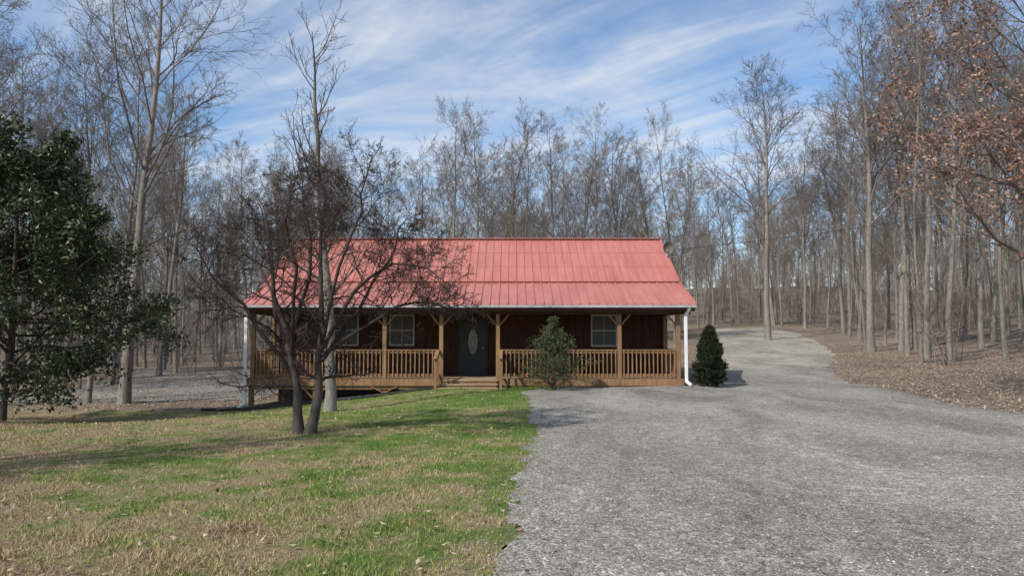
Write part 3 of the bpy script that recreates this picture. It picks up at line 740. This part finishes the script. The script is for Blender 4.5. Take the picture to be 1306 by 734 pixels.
V,F,R_=tubes([(P,np.full((1,60),0.055)+0.006*(np.arange(60)%2)[None],8)])
mk_obj('drain_pipe',mk_mesh('drain_pipe',V,[F],[m_black.m]))
pole=empty('utility_pole')
px_,py_=30.0,22.0; pz=float(H(px_,py_))
V,F,R_=tubes([(np.array([[[px_,py_,pz-0.5],[px_,py_,pz+4],[px_,py_,pz+9.2]]]),np.array([[0.15,0.13,0.10]]),10)])
mk_obj('pole',mk_mesh('pole',V,[F],[m_beam.m]),pole)
t=np.linspace(0,1,24); A=np.array([5.9,29.0,5.0]); Bq=np.array([px_,py_,pz+8.6]); W=A[None]*(1-t[:,None])+Bq[None]*t[:,None]; W[:,2]-=1.2*4*t*(1-t)*0.5
V,F,R_=tubes([(W[None],np.full((1,24),0.009),5)])
mk_obj('service_wire',mk_mesh('service_wire',V,[F],[m_black.m]),pole)

# ------------------------------------------------------------------ sun & sky
az=np.array([-0.74,-0.67]); az/=np.linalg.norm(az); el=math.radians(42)
sd=Vector((az[0]*math.cos(el),az[1]*math.cos(el),math.sin(el)))
sun=bpy.data.lights.new('sun','SUN'); sun.energy=5.0; sun.angle=math.radians(0.5); sun.color=(1,0.95,0.88)
so=bpy.data.objects.new('sun',sun); COL.objects.link(so); so.rotation_euler=(-sd).to_track_quat('-Z','Y').to_euler(); so.location=(0,0,30)
w=bpy.data.worlds.new('World'); sc.world=w; w.use_nodes=True; nt=w.node_tree
bgn=nt.nodes['Background']; bgn.inputs['Strength'].default_value=0.115
sky=nt.nodes.new('ShaderNodeTexSky'); sky.sky_type='NISHITA'; sky.sun_disc=False; sky.sun_elevation=el; sky.sun_rotation=math.atan2(az[0],az[1]); sky.air_density=1.0; sky.dust_density=0.3; sky.ozone_density=2.2
class WN(M):
    def __init__(s,nt): s.nt=nt
W_=WN(nt)
tc=nt.nodes.new('ShaderNodeTexCoord'); sp=nt.nodes.new('ShaderNodeSeparateXYZ'); nt.links.new(tc.outputs['Generated'],sp.inputs[0])
zz=W_.math('ADD',W_.math('MAXIMUM',sp.outputs[2],0.0),0.22)
cb=nt.nodes.new('ShaderNodeCombineXYZ'); nt.links.new(W_.math('DIVIDE',sp.outputs[0],zz),cb.inputs[0]); nt.links.new(W_.math('DIVIDE',sp.outputs[1],zz),cb.inputs[1])
def mp(rot,scale,loc=(0,0,0)):
    n=nt.nodes.new('ShaderNodeMapping'); n.inputs['Scale'].default_value=scale; n.inputs['Location'].default_value=loc
    r_=nt.nodes.new('ShaderNodeMapping'); r_.inputs['Rotation'].default_value=(0,0,rot); nt.links.new(cb.outputs[0],r_.inputs['Vector'])
    nt.links.new(r_.outputs[0],n.inputs['Vector']); return n.outputs[0]
a=W_.noise(mp(0.55,(0.8,2.5,1),(3,1,0)),1.0,8,0.60,1.8)
c2=W_.noise(mp(0.3,(0.8,1.3,1),(1.2,4,0)),1.0,6,0.6,0.8)
f=W_.math('ADD',W_.math('MULTIPLY',a,0.55),W_.math('MULTIPLY',c2,0.6))
cf=W_.ramp(f,[(0.48,0.03),(0.57,0.27),(0.70,0.85)])
hz=W_.ramp(sp.outputs[2],[(0.0,0.5),(0.2,0.0)])
cf2=W_.math('MAXIMUM',cf,hz)
skyc=W_.mix(1.0,sky.outputs[0],(1.15,1.32,1.45),'MULTIPLY')
nt.links.new(W_.mix(cf2,skyc,(7.1,7.35,7.7)),bgn.inputs['Color'])

cam=bpy.data.cameras.new('camera'); cam.lens=26; cam.sensor_width=36; cam.clip_end=2000
co=bpy.data.objects.new('camera',cam); COL.objects.link(co); co.location=(0,0,1.6); co.rotation_euler=(math.radians(90+3.82),0,0)
sc.camera=co
sc.view_settings.view_transform='Standard'; sc.view_settings.look='None'; sc.view_settings.exposure=0
